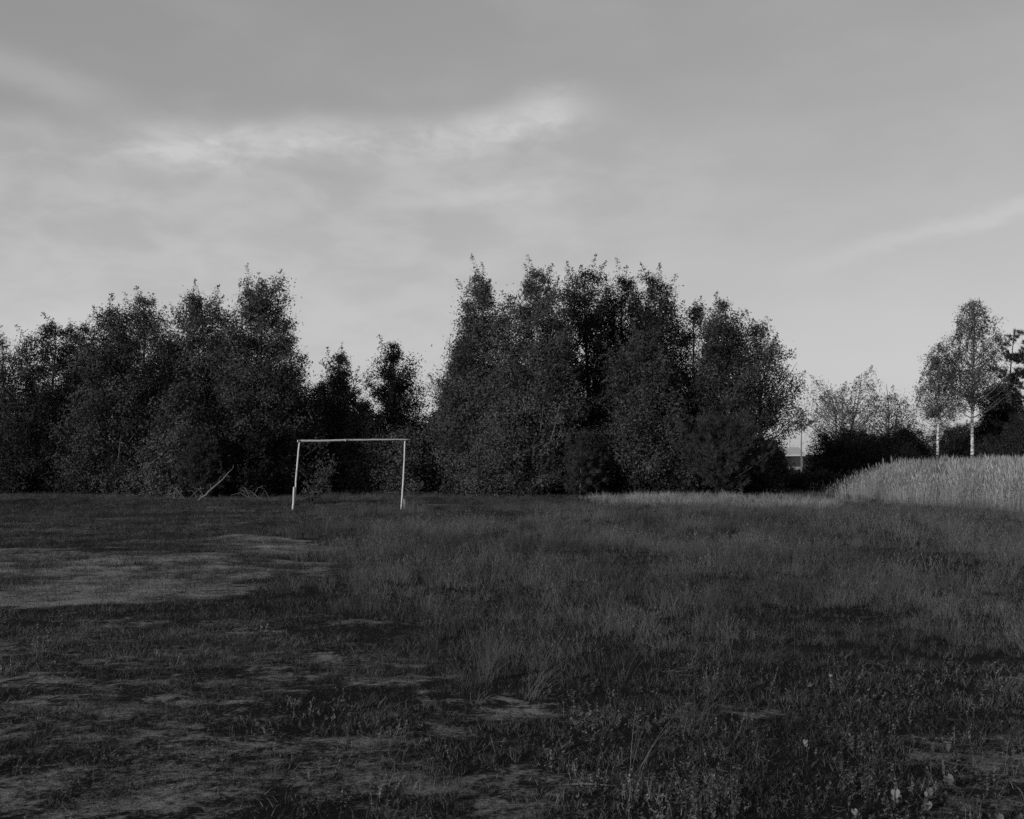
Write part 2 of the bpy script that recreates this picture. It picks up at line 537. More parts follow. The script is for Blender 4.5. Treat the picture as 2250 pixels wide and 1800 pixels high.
def tree_parts(seed, H, R, z0, prof, nb, leaf=0.100, per=44, spread=0.19, up=0.75, stems=1, lean=0.0,
               droop=False, shoots=0.4, gaps=0.0, trunk_r=None, wood='bark', foliage='leaf', sub=0):
    rng = np.random.default_rng(seed)
    px, py = PROFILES[prof]
    wood_g = Geo(); limb_g = Geo()
    nb = int(nb * 0.80)
    trunk_r = trunk_r or 0.011 * H + 0.02
    stem_axes = []
    for s in range(stems):
        k = 7
        zz = np.linspace(-0.12, H * (0.97 if s == 0 else rng.uniform(0.7, 0.92)), k)
        a = rng.uniform(0, 2 * np.pi)
        sp = 0 if stems == 1 else R * 0.5 * rng.uniform(0.5, 1.0)
        tt = np.linspace(0, 1, k)
        wob = np.cumsum(rng.normal(0, 0.03 * R + 0.015, (k, 2)), 0) * tt[:, None]
        pts = np.stack([np.cos(a) * sp * tt ** 0.8 + wob[:, 0] + lean * tt, np.sin(a) * sp * tt ** 0.8 + wob[:, 1], zz], -1)
        stem_axes.append(pts)
        wood_g.tube(pts, trunk_r * (1 - 0.92 * tt ** 1.1) * (1 if s == 0 else 0.75) + 0.006, 7)
    C = []; NB = []; S0 = []; per_leaf = []
    az = rng.uniform(0, 6.28)
    sh_tree = rng.uniform(-0.25, 0.2)                 # some trees are darker, some paler
    t_grid = np.linspace(0, 1, 60)
    t_cdf = np.cumsum(np.interp(t_grid, px, py) + 0.12); t_cdf = (t_cdf - t_cdf[0]) / (t_cdf[-1] - t_cdf[0])
    # slow angular variation of the outline so that the crown is lopsided
    ph = rng.uniform(0, 6.28, 3)

    def axis_at(ax, z):
        return np.array([np.interp(z, ax[:, 2], ax[:, 0]), np.interp(z, ax[:, 2], ax[:, 1])])
    for i in range(nb):
        ax = stem_axes[i % stems]
        t = float(np.interp((i + rng.uniform(0, 1)) / nb, t_cdf, t_grid))
        az += 2.399 + rng.normal(0, 0.35)
        zt = z0 + (H - z0) * t
        top = ax[-1, 2]
        zt = min(zt, top)
        lump = 1 + 0.16 * math.sin(2 * az + ph[0] + 5 * t) + 0.12 * math.sin(3 * az + ph[1] - 7 * t)
        r = R * np.interp(t, px, py) * rng.uniform(0.55, 1.18) * lump
        if stems > 1: r *= 0.75
        zs = max(0.05 * H, zt - r * (up + 0.9 * t * t) * rng.uniform(0.7, 1.2))
        c0 = axis_at(ax, zs); c1 = axis_at(ax, zt)
        p0 = np.array([c0[0], c0[1], zs])
        p1 = np.array([c1[0] + math.cos(az) * r, c1[1] + math.sin(az) * r, zt])
        mid = (p0 + p1) / 2 + np.array([0, 0, (-0.12 if up > 0 else 0.1) * r]) + rng.normal(0, 0.05 * r + 0.01, 3)
        u = np.linspace(0, 1, 5)[:, None]
        pts = (1 - u) ** 2 * p0 + 2 * u * (1 - u) * mid + u ** 2 * p1
        br = (0.008 + 0.011 * r) * np.linspace(1, 0.25, 5)
        limb_g.tube(pts, br, 4, cap=False)
        if rng.random() < gaps: continue
        sh_b = rng.uniform(0.1, 0.9)
        if sub == 0:
            # dense leafy sprays: lit on one side, dark gaps between them
            for s, w in enumerate((1.0, rng.uniform(0.62, 0.85), rng.uniform(0.45, 0.7))):
                q = (1 - w) ** 2 * p0 + 2 * w * (1 - w) * mid + w ** 2 * p1
                cc = q + rng.normal(0, 1, 3) * np.array([1, 1, 0.6]) * (0.05 + 0.12 * r) * (1.0 if s else 0.3)
                rs = rng.uniform(0.24, 0.50) * min(1.15, 0.45 + 0.45 * R) * (0.55 + 0.45 * min(1, r / (0.6 * R + 0.01)))
                k = int(4.4 * per * rng.uniform(0.7, 1.3) * min(1.0, (rs / 0.40)) ** 1.3)
                u_ = rng.normal(0, 1, (k, 3)); u_ /= np.linalg.norm(u_, axis=1)[:, None]
                rad = rs * (rng.random((k, 1)) ** 0.45) * (1 + 0.35 * rng.normal(0, 1, (k, 1)) ** 2 * 0.5)
                pp = cc + u_ * rad * np.array([1.15, 1.15, 0.85])
                pp[:, 2] = np.maximum(pp[:, 2], 0.06)
                C.append(pp); NB.append(u_ * 0.9 + np.array([0, 0, 0.35]))
                S0.append(np.full(k, np.clip(sh_b + sh_tree + rng.normal(0, 0.1), 0.02, 0.98)))
        # airy trees: looser leaf clusters along the outer part of the branch and on side twigs
        for s in range(sub):
            w = rng.uniform(0.45, 1.03) if s else 1.0
            q = (1 - w) ** 2 * p0 + 2 * w * (1 - w) * mid + w ** 2 * p1
            off = rng.normal(0, 1, 3) * np.array([1, 1, 0.7]) * (0.13 + 0.13 * r) * (1.0 if s else 0.3)
            cc = q + off
            cc[2] = max(cc[2], 0.12)
            if s == 1 and np.linalg.norm(off) > 0.2:
                limb_g.tube(np.stack([q, q * 0.5 + cc * 0.5 + rng.normal(0, .02, 3), cc]), [0.006, 0.004, 0.002], 3, cap=False)
            k = int(per * rng.uniform(0.6, 1.4))
            pp = cc + rng.normal(0, 1, (k, 3)) * spread * min(1.0, 0.45 + 0.5 * r) * np.array([1, 1, 0.75])
            out = np.array([math.cos(az), math.sin(az), 0.9]); out /= np.linalg.norm(out)
            C.append(pp); NB.append(np.tile(out, (k, 1))); S0.append(np.full(k, np.clip(sh_b + sh_tree + rng.normal(0, 0.1), 0.02, 0.98)))
        # leafy shoots that break the outline
        if rng.random() < shoots * (0.5 + 1.3 * t * t):
            ln = rng.uniform(0.25, 1.0) * (0.45 + 0.05 * H) * (0.7 + 0.5 * t)
            if droop:
                ln *= 1.5
                dirv = np.array([math.cos(az) * 0.25, math.sin(az) * 0.25, -1.0])
            else:
                dirv = np.array([math.cos(az) * (1.1 - 0.7 * t), math.sin(az) * (1.1 - 0.7 * t), 0.35 + 0.9 * t])
            dirv = dirv + rng.normal(0, 0.18, 3); dirv /= np.linalg.norm(dirv)
            tip = p1 + dirv * ln
            limb_g.tube(np.stack([p1, (p1 + tip) / 2, tip]), [0.006, 0.004, 0.002], 3, cap=False)
            k = int(40 * ln / 0.6)
            w = rng.random(k)[:, None] ** 0.8
            pp = p1 + (tip - p1) * w + rng.normal(0, 1, (k, 3)) * (0.12 * (1.2 - w))
            C.append(pp); NB.append(np.tile(np.array([0, 0, 0.6]) + dirv * 0.3, (k, 1))); S0.append(np.full(k, rng.uniform(0.35, 0.8)))
    c = np.concatenate(C); nb_ = np.concatenate(NB); s0 = np.concatenate(S0)
    keep = c[:, 2] > 0.05
    c, nb_, s0 = c[keep], nb_[keep], s0[keep]
    v, sh = leaves_at(rng, c, leaf, nb_, s0)
    q = np.arange(len(v)).reshape(-1, 3)
    return wood_g.mesh('trunk', M[wood]), limb_g.mesh('limbs', M['bark']), new_mesh('crown', v, q, M[foliage], shade=sh)


def tree(px, d, top, width, prof='bush', label='', name='birch_tree', cat='tree', group=None, z0=0.15, nb=110, seed=None, **kw):
    x = at(px, d); H = z_of(top, d); Rr = width / F * d * 0.50
    seed = seed if seed is not None else int(px * 7 + top)
    H *= 0.975
    tr, lm, cr = tree_parts(seed, H, Rr, z0 * H if z0 < 1 else z0, prof, nb, **kw)
    o = thing(name, label, cat, (x, d, gz(x, d)), group)
    link('trunk', tr, o)
    link('limbs', lm, o)
    c = link('crown', cr, o); c['kind'] = 'stuff'
    return o


def pine_parts(seed, H, R, z0, whorls, per_whorl, needle=0.15, tuft=30, up=0.5, trunk_r=None, profile='cone', open_=0.0):
    rng = np.random.default_rng(seed)
    wood = Geo(); px, py = PROFILES[profile]
    k = 6; zz = np.linspace(-0.1, H, k)
    wob = np.cumsum(rng.normal(0, 0.012 * H, (k, 2)), 0) * np.linspace(0, 1, k)[:, None]
    ax = np.stack([wob[:, 0], wob[:, 1], zz], -1)
    tr = trunk_r or 0.012 * H + 0.012
    wood.tube(ax, tr * (1 - 0.9 * np.linspace(0, 1, k)) + 0.005, 7)
    V = []; T = []; S = []; n = 0

    def tuft_at(p, d, count, ln):
        nonlocal n
        dirs = d + rng.normal(0, 0.55, (count, 3)); dirs /= np.linalg.norm(dirs, axis=1)[:, None]
        base = p + rng.normal(0, 0.03, (count, 3)) + d * rng.uniform(-0.10, 0.04, (count, 1))
        side = np.cross(dirs, rng.normal(0, 1, (count, 3))); side /= np.linalg.norm(side, axis=1)[:, None] + 1e-9
        L = ln * rng.uniform(0.7, 1.2, (count, 1)); w = 0.007 + 0.0010 * H
        v = np.stack([base - side * w, base + side * w, base + dirs * L], 1).reshape(-1, 3)
        V.append(v); T.append(np.arange(count * 3).reshape(-1, 3) + n); n += count * 3
        S.append(np.clip(rng.uniform(0.2, 0.8) + rng.normal(0, 0.15, count), 0, 1))
    for wi in range(whorls):
        t = (wi + rng.uniform(0.2, 0.8)) / whorls
        z = z0 + (H - z0) * t
        for b in range(per_whorl):
            if rng.random() < open_: continue
            az = 6.283 * (b + rng.uniform(-0.25, 0.25)) / per_whorl + wi * 1.1
            r = R * np.interp(t, px, py) * rng.uniform(0.35, 1.15)
            z = z0 + (H - z0) * np.clip(t + rng.normal(0, 0.4 / whorls), 0, 1)
            cx = np.array([np.interp(z, zz, ax[:, 0]), np.interp(z, zz, ax[:, 1])])
            p0 = np.array([cx[0], cx[1], z])
            p1 = p0 + np.array([math.cos(az) * r, math.sin(az) * r, r * up * rng.uniform(0.6, 1.3)])
            mid = (p0 + p1) / 2 - np.array([0, 0, 0.10 * r])
            u = np.linspace(0, 1, 5)[:, None]
            pts = (1 - u) ** 2 * p0 + 2 * u * (1 - u) * mid + u ** 2 * p1
            wood.tube(pts, (0.004 + 0.006 * r) * np.linspace(1, 0.3, 5), 4, cap=False)
            m = max(4, int(r / 0.085))
            for j in range(m):
                w = 0.15 + 0.85 * (j + 1) / m
                q = (1 - w) ** 2 * p0 + 2 * w * (1 - w) * mid + w ** 2 * p1
                dv = (p1 - p0) / (np.linalg.norm(p1 - p0) + 1e-6) + np.array([0, 0, 0.5])
                sd = np.cross(dv, [0, 0, 1]) * rng.choice([-1, 1]) * rng.uniform(0, 0.9)
                dv = dv + sd; dv /= np.linalg.norm(dv)
                qq = q + dv * rng.uniform(0.02, 0.22) * (0.5 + 0.5 * min(r, 1.2)) + rng.normal(0, 0.11, 3)
                dv = dv + rng.normal(0, 0.35, 3); dv /= np.linalg.norm(dv)
                tuft_at(qq, dv, tuft, needle)
    for j in range(3):
        tuft_at(ax[-1] - np.array([0, 0, 0.12 * j]), np.array([0, 0, 1.0]), tuft, needle)
    return wood.mesh('trunk', M['pine_bark']), new_mesh('crown', np.concatenate(V), np.concatenate(T), M['needle'], shade=np.concatenate(S))


def pine(px, d, top, width, label, z0=0.08, whorls=9, per_whorl=6, group=None, **kw):
    x = at(px, d); H = z_of(top, d); Rr = width / F * d * 0.5
    tr, cr = pine_parts(int(px * 3 + top), H, Rr, z0 * H, whorls, per_whorl, **kw)
    o = thing('pine_tree', label, 'tree', (x, d, gz(x, d)), group)
    link('trunk', tr, o); c = link('crown', cr, o); c['kind'] = 'stuff'
    return o


GL = 'trees of the left-hand grove'
GC = 'trees of the tall central grove'
GB = 'trees and bushes behind the reeds'

# left grove --------------------------------------------------------
tree(8, 50, 722, 190, 'dome', 'loose-topped tree cut off by the left edge of the picture', 'alder_tree', group=GL, foliage='leaf_dark', per=20, gaps=0.15)
tree(112, 49, 690, 200, 'oval', 'dark two-topped tree standing just inside the left edge', 'alder_tree', group=GL, foliage='leaf_dark', z0=0.06)
tree(192, 50, 700, 105, 'column', 'thin dark spire between the two leftmost crowns of the grove', 'alder_tree', group=GL, foliage='leaf_dark', nb=70)
tree(255, 45, 660, 200, 'cone', 'broad birch with pale leafy flank down to the grass, left of the leaning branch', group=GL, z0=0.03, nb=150)
tree(322, 49, 636, 190, 'cone', 'birch with twin feathery tips rising behind the broad pale-flanked one', group=GL, nb=110, shoots=0.8)
tree(395, 51, 742, 150, 'bush', 'low rounded crown filling the notch left of the two tallest left trees', 'alder_tree', group=GL, foliage='leaf_dark', nb=80)
tree(458, 47, 630, 200, 'column', 'tall rounded birch directly left of the tallest tree in the left grove', group=GL, nb=140)
tree(402, 43.5, 830, 170, 'cone', 'leafy young birch in front of the grove, above the leaning dead branch', group=GL, z0=0.03, nb=100)
tree(566, 46, 594, 225, 'column', 'tallest tree of the left grove, pointed dome left of the goal', group=GL, nb=190, z0=0.08)
tree(628, 48, 800, 150, 'bush', 'dark lower shoulder on the right flank of the tallest left tree', 'alder_tree', group=GL, foliage='leaf_dark', nb=90)
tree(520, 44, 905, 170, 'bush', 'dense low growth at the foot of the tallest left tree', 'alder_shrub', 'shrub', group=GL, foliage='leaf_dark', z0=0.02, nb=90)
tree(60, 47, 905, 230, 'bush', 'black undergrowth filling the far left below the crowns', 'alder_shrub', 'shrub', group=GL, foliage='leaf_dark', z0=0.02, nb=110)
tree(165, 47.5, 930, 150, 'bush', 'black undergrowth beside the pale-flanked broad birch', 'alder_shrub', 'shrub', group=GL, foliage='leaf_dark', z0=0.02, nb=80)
pine(442, 42.2, 965, 120, 'small young pine in front of the grove, left of the leaning branch', z0=0.03, whorls=12, per_whorl=6, up=0.7, group=GL)

# behind the goal ---------------------------------------------------
tree(700, 54, 835, 150, 'dome', 'dark low tree seen above the left end of the crossbar', 'alder_tree', foliage='leaf_dark', nb=90)
tree(746, 52, 762, 125, 'cone', 'small thin-topped birch above the middle of the crossbar', nb=85, z0=0.12, shoots=0.8)
tree(805, 49, 880, 130, 'bush', 'leafy low shrub right behind the middle of the goal', 'birch_shrub', 'shrub', z0=0.02, nb=90)
tree(876, 51, 742, 135, 'cone', 'small pointed birch standing free above the right end of the crossbar', nb=100, z0=0.12)
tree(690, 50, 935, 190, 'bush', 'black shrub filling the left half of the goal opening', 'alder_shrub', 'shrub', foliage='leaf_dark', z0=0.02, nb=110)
tree(880, 48.5, 935, 150, 'bush', 'shrub behind the goal\'s far right post', 'alder_shrub', 'shrub', foliage='leaf', z0=0.02, nb=90)
tree(952, 53, 905, 80, 'bush', 'thin low tree in the gap between goal and tall central grove', 'alder_tree', foliage='leaf', nb=70, gaps=0.2)
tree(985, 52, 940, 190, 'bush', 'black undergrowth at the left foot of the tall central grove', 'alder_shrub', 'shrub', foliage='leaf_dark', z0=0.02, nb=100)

# central grove -----------------------------------------------------
tree(1015, 49, 726, 140, 'bush', 'lower rounded tree on the left shoulder of the central grove', 'alder_tree', group=GC, nb=110)
tree(1066, 48, 584, 190, 'cone', 'narrow spired birch with slim pale trunk, leftmost tall crown of the central grove', group=GC, nb=140, wood='birch_bark', shoots=0.8, gaps=0.1)
tree(1174, 46.5, 568, 255, 'cone', 'highest birch of the central grove with white-flecked trunk below', group=GC, nb=210, wood='birch_bark', z0=0.04)
tree(1292, 50, 574, 215, 'column', 'dark ragged-topped tree in the middle of the central grove', 'alder_tree', group=GC, foliage='leaf_dark', nb=150, shoots=0.8)
tree(1364, 51, 590, 150, 'column', 'narrow dark crown squeezed between two ragged tops of the central grove', 'alder_tree', group=GC, foliage='leaf_dark', nb=110, shoots=0.8)
tree(1452, 50, 588, 190, 'cone', 'dark spire right of the middle of the central grove', 'alder_tree', group=GC, foliage='leaf_dark', nb=130, shoots=0.8)
tree(1412, 46, 715, 200, 'cone', 'rounded front birch with white trunk showing low down, middle of central grove', group=GC, nb=150, wood='birch_bark', z0=0.12)
tree(1520, 51, 655, 180, 'oval', 'dark gappy crown right of the dark spire', 'alder_tree', group=GC, foliage='leaf_dark', nb=100, gaps=0.25)
tree(1592, 47, 640, 190, 'cone', 'light feathery birch with thin pale trunk near the right end of the central grove', group=GC, nb=130, wood='birch_bark', shoots=0.9, gaps=0.1, z0=0.08)
tree(1672, 48, 692, 165, 'oval', 'see-through outermost tree at the right end of the central grove', group=GC, nb=115, shoots=0.9, gaps=0.2, z0=0.30, per=26)
tree(1110, 45.5, 880, 210, 'cone', 'low leafy birch growth at the left front of the central grove', 'birch_shrub', 'shrub', group=GC, z0=0.02, nb=120)
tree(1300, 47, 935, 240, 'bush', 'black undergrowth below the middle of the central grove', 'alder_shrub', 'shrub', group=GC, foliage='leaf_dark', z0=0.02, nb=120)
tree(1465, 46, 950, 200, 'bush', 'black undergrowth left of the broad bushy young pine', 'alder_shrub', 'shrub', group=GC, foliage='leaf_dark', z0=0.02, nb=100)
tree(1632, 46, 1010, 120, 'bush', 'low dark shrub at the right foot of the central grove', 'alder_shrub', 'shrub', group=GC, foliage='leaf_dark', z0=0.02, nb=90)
pine(1590, 43.5, 935, 210, 'broad bushy young pine in front of the right part of the central grove', z0=0.03, whorls=16, per_whorl=8, up=0.75, group=GC, profile='bush')
pine(1275, 44, 960, 110, 'small young pine with drooping tip in front of the central grove', z0=0.03, whorls=12, per_whorl=6, up=0.5, group=GC)

# right background --------------------------------------------------
tree(1874, 60, 945, 175, 'dome', 'black dense bush between the gap with the roof and the reeds', 'willow_bush', 'bush', group=GB, foliage='leaf_dark', z0=0.02, nb=170)
tree(1770, 52, 1045, 110, 'dome', 'low black bush at the corner where the field meets the reeds', 'willow_bush', 'bush', group=GB, foliage='leaf_dark', z0=0.02, nb=90)
tree(1812, 50, 1040, 90, 'dome', 'smallest dark bush at the left tip of the reeds', 'willow_bush', 'bush', group=GB, foliage='leaf_dark', z0=0.02, nb=60)
tree(1930, 66, 955, 170, 'dome', 'dark bush under the airy many-stemmed tree', 'willow_bush', 'bush', group=GB, foliage='leaf_dark', z0=0.02, nb=170)
tree(1985, 70, 940, 120, 'dome', 'dark bush left of the two white birch trunks', 'willow_bush', 'bush', group=GB, foliage='leaf_dark', z0=0.02, nb=170)
tree(2100, 86, 930, 190, 'dome', 'dark bush behind the two white birch trunks', 'willow_bush', 'bush', group=GB, foliage='leaf_dark', z0=0.02, nb=190)
tree(2165, 88, 925, 170, 'dome', 'dark bush right of the taller white birch trunk, far behind', 'willow_bush', 'bush', group=GB, foliage='leaf_dark', z0=0.02, nb=150)
tree(2235, 72, 915, 150, 'dome', 'dark bush below the pines at the right edge', 'willow_bush', 'bush', group=GB, foliage='leaf_dark', z0=0.02, nb=180)
tree(2320, 74, 900, 200, 'dome', 'dark bush running out of the picture on the right', 'willow_bush', 'bush', group=GB, foliage='leaf_dark', z0=0.02, nb=170)
tree(1850, 80, 804, 205, 'dome', 'airy many-stemmed tree with open crown between the groves', 'willow_tree', group=GB, foliage='leaf', stems=6, z0=0.38, nb=130, gaps=0.22, leaf=0.12, per=20, spread=0.26, shoots=0.7, sub=6)
tree(1962, 82, 832, 140, 'oval', 'thinner open-crowned tree right of the airy many-stemmed one', 'willow_tree', group=GB, foliage='leaf', stems=3, z0=0.35, nb=85, gaps=0.3, leaf=0.12, per=18, spread=0.26, sub=6)
tree(2060, 76, 742, 100, 'cone', 'shorter of the two white-trunked birches on the right', group=GB, wood='birch_bark', z0=0.44, nb=110, gaps=0.10, leaf=0.12, per=22, spread=0.22, sub=5, droop=True, shoots=0.9, trunk_r=0.11)
tree(2136, 78, 642, 150, 'cone', 'tallest white-trunked birch on the right with drooping twigs', group=GB, wood='birch_bark', z0=0.45, nb=170, gaps=0.10, leaf=0.12, per=24, spread=0.22, sub=5, droop=True, shoots=1.0, trunk_r=0.13)
pine(2218, 84, 728, 105, 'slim dark pine left of the right-edge pine', z0=0.38, whorls=8, per_whorl=5, up=0.35, needle=0.26, tuft=26, group=GB, open_=0.38)
pine(2262, 80, 755, 150, 'dark tiered pine cut off by the right edge', z0=0.2, whorls=10, per_whorl=6, up=0.25, needle=0.26, tuft=26, group=GB)
tree(2190, 83, 838, 80, 'dome', 'round dark crown between the tallest birch and the slim pine', 'alder_tree', group=GB, foliage='leaf_dark', z0=0.4, nb=70, leaf=0.125)
tree(1761, 95, 893, 62, 'oval', 'tiny-headed tree on a thread-thin bare trunk above the gap', 'birch_tree', group=GB, foliage='leaf_dark', z0=0.72, nb=16, leaf=0.17, per=16, spread=0.22, trunk_r=0.07, sub=5)
tree(1688, 75, 966, 70, 'dome', 'dark round bush seen left of the pale roof', 'willow_bush', 'bush', group=GB, foliage='leaf_dark', z0=0.02, nb=110)
# distant belt that closes the view below the crowns
for i, (px, d, top, w, lab) in enumerate([
        (-70, 62, 800, 260, 'far dark tree showing between trunks at the left border'),
        (120, 64, 830, 260, 'far dark tree closing the gaps behind the leftmost crowns'),
        (330, 64, 800, 260, 'far dark tree closing the gaps behind the twin-tipped birch'),
        (520, 64, 800, 240, 'far dark tree closing the gaps behind the tallest left tree'),
        (740, 68, 905, 260, 'far dark tree seen through the goal'),
        (930, 68, 930, 240, 'far dark tree low in the gap right of the goal'),
        (1120, 62, 800, 240, 'far dark tree behind the highest central birch'),
        (1300, 62, 800, 240, 'far dark tree behind the ragged middle of the central grove'),
        (1480, 62, 800, 220, 'far dark tree behind the dark spire of the central grove')]):
    tree(px, d, top, w, 'dome', lab, 'alder_tree', foliage='leaf_dark', z0=0.03, nb=110, leaf=0.16, per=20)


# ------------------------------------------------------------------ far shed roof in the gap
def box(cx, cy, cz, sx, sy, sz):
    v = np.array([[x, y, z] for x in (-1, 1) for y in (-1, 1) for z in (-1, 1)], float) * 0.5 * np.array([sx, sy, sz]) + np.array([cx, cy, cz])
    f = np.array([[0, 1, 3, 2], [4, 6, 7, 5], [0, 4, 5, 1], [2, 3, 7, 6], [0, 2, 6, 4], [1, 5, 7, 3]])
    return v, f


def plain(name, v, rough=0.8):
    m, g = base_mat(name)
    tc = g.n('ShaderNodeTexCoord')
    n = g.noise(tc.outputs['Object'], 3.0, 5, 0.6)
    p = g.n('ShaderNodeBsdfPrincipled')
    g.put(p.inputs['Base Color'], grey(g, g.math('MULTIPLY', g.math('MULTIPLY_ADD', n, 0.5, 0.75), v)))
    p.inputs['Roughness'].default_value = rough
    return finish(m, g, p.outputs[0])


M['roof'] = plain('pale_metal_roof', 0.30, 0.7)
M['wall'] = plain('weathered_wall', 0.12)
M['pane'] = plain('dark_window', 0.03, 0.2)


def build_shed():
    d = 118.0
    x0, x1 = at(1690, d), at(1768, d)
    zt = z_of(986, d); ze = z_of(1002, d)
    o = thing('shed', 'small distant shed with pale low-pitched roof glimpsed in the gap right of the grove', 'shed', ((x0 + x1) / 2, d, 0))
    w = x1 - x0
    v, f = box(0, 2.5, ze / 2, w * 0.92, 4.6, ze)
    link('wall', new_mesh('wall', v, f, M['wall']), o)
    # roof: front slope and back slope with thickness
    hw = w / 2
    sec = np.array([[-0.3, ze - 0.02], [2.5, zt], [5.3, ze - 0.02], [5.3, ze + 0.14], [2.5, zt + 0.16], [-0.3, ze + 0.14]])
    v = np.array([[s * hw, y, z] for s in (-1, 1) for y, z in sec])
    f4 = [[i, (i + 1) % 6, 6 + (i + 1) % 6, 6 + i] for i in range(6)]
    f6 = [[0, 1, 4, 5], [1, 2, 3, 4], [6, 11, 10, 7], [7, 10, 9, 8]]
    link('roof', new_mesh('roof', v, [np.array(f4), np.array(f6)], M['roof']), o)
    g = Geo(); g.tube([[hw * 0.45, 2.4, zt], [hw * 0.45, 2.4, zt + 0.9]], [0.09, 0.09], 8)
    link('chimney', g.mesh('chimney', M['roof']), o)
    for k in (-0.45, 0.1, 0.6):
        v, f = box(hw * k, 0.19, ze * 0.55, 0.9, 0.06, 0.9)
        link('window', new_mesh('window', v, f, M['pane']), o)


build_shed()


# ------------------------------------------------------------------ goal
def build_goal():
    bl = ground_pt(642, 1122); br = ground_pt(880, 1109)
    dl = bl[1]; dr = dl + 1.6
    br = (at(880, dr), dr)
    PL0 = np.array([bl[0], dl, -0.35]); PL1 = np.array([at(658, dl), dl, z_of(972, dl)])
    PR0 = np.array([br[0], dr, -0.35]); PR1 = np.array([at(890, dr), dr, z_of(969, dr)])
    base = (PL0 + PR0) / 2; base[2] = 0
    o = thing('football_goal', 'crooked home-made white wooden football goal without a net', 'goal', tuple(base))
    rng = np.random.default_rng(3)

    def pole(name, p0, p1, r0, r1, bow, seg=14, parent=o):
        t = np.linspace(0, 1, seg)[:, None]
        pts = p0 * (1 - t) + p1 * t
        side = np.cross(p1 - p0, [0, 1, 0.3]); side /= np.linalg.norm(side)
        pts = pts + side * np.sin(np.pi * t) * bow + rng.normal(0, 0.002, (seg, 3))
        r = np.linspace(r0, r1, seg) * (1 + rng.normal(0, 0.035, seg))
        g = Geo(); g.tube(pts - base, r, 10)
        return link(name, g.mesh(name, M['whitewash']), parent)
    # left post: buried stump spliced to a thinner pole
    k = 0.27 + 0.15
    knee = PL0 * (1 - k) + PL1 * k + np.array([-0.018, 0, 0])
    pole('post_stump', PL0, knee + np.array([-0.01, -0.03, 0.06]), 0.028, 0.026, 0.0, 6)
    pole('post', knee + np.array([0.0, 0.05, -0.25]), PL1, 0.025, 0.023, 0.010)
    pole('post', PR0, PR1, 0.025, 0.022, -0.012)
    dirc = (PR1 - PL1); dirc /= np.linalg.norm(dirc)
    mid = PL1 * 0.55 + PR1 * 0.45
    up = np.array([0, -0.02, 0.035])
    pole('crossbar', PL1 - dirc * 0.05 + up, mid + dirc * 0.10 + up + np.array([0, 0, 0.012]), 0.035, 0.029, -0.008)
    pole('crossbar', mid - dirc * 0.08 + up + np.array([0, -0.03, 0.004]), PR1 + dirc * 0.18 + up, 0.029, 0.021, 0.008)
    g = Geo(); g.tube(np.array([PR0 + [0.16, 0.02, 0], PR0 + [0.13, 0.0, 0.35], PR0 + [0.12, 0, 0.62]]) - base, [0.06, 0.058, 0.05], 8)
    link('stake', g.mesh('stake', M['deadwood']), o)


build_goal()


# ------------------------------------------------------------------ leaning dead branch, brushwood, sapling
def build_branch():
    b = ground_pt(436, 1100); d = b[1]
    o = thing('dead_branch', 'bare dead branch leaning to the right out of the grass left of the goal', 'branch', (b[0], d, 0))
    tip = np.array([at(507, d) - b[0], 0.3, z_of(1030, d)])
    p0 = np.array([-0.12, 0, -0.10])
    rng = np.random.default_rng(5)
    t = np.linspace(0, 1, 12)[:, None]
    pts = p0 * (1 - t) + tip * t + rng.normal(0, 0.012, (12, 3)) + np.array([0, 0, 1]) * np.sin(t * math.pi) * -0.04
    g = Geo(); g.tube(pts, np.linspace(0.045, 0.012, 12), 7)
    link('stem', g.mesh('stem', M['deadwood']), o)
    for k, dv in ((5, (-0.06, 0.0, 0.16)), (7, (-0.02, 0.03, 0.14)), (9, (0.16, 0, -0.05)), (4, (0.12, 0.05, -0.04)), (11, (0.03, 0, 0.12))):
        g = Geo(); q = pts[k]; dv = np.array(dv)
        g.tube([q, q + dv * 0.6, q + dv + [0.01, 0, 0.01]], [0.013, 0.009, 0.004], 5)
        link('twig', g.mesh('twig', M['deadwood']), o)
    # brushwood
    for (px, py, lab, n) in ((395, 1098, 'tangle of thin dry twigs at the foot of the leaning branch', 16),
                             (560, 1094, 'sparse dry twigs poking from grass right of the leaning branch', 8)):
        x, y = ground_pt(px, py)
        g = Geo()
        for i in range(n):
            a = rng.uniform(0, 6.28); ln = rng.uniform(0.4, 1.1)
            s = np.array([rng.normal(0, 0.35), rng.normal(0, 0.3), 0.0])
            e = s + np.array([math.cos(a) * ln * 0.8, math.sin(a) * ln * 0.4, rng.uniform(0.1, 0.55)])
            m = (s + e) / 2 + [0, 0, 0.15]
            g.tube([s, m, e], [0.010, 0.008, 0.003], 4)
        thing('brushwood', lab, 'twigs', (x, y, gz(x, y)), data=g.mesh('brushwood', M['deadwood']))


build_branch()
_x, _y = ground_pt(678, 1106)
_t, _l, _c = tree_parts(901, 1.2, 0.27, 0.1, 'oval', 36, leaf=0.065, per=16, spread=0.08, lean=0.7, sub=5, trunk_r=0.02)
o = thing('sapling', 'small leafy sapling leaning right just behind the goal\'s near post', 'sapling', (_x - 0.1, _y, gz(_x, _y)))
link('trunk', _t, o); link('limbs', _l, o); _k = link('crown', _c, o); _k['kind'] = 'stuff'


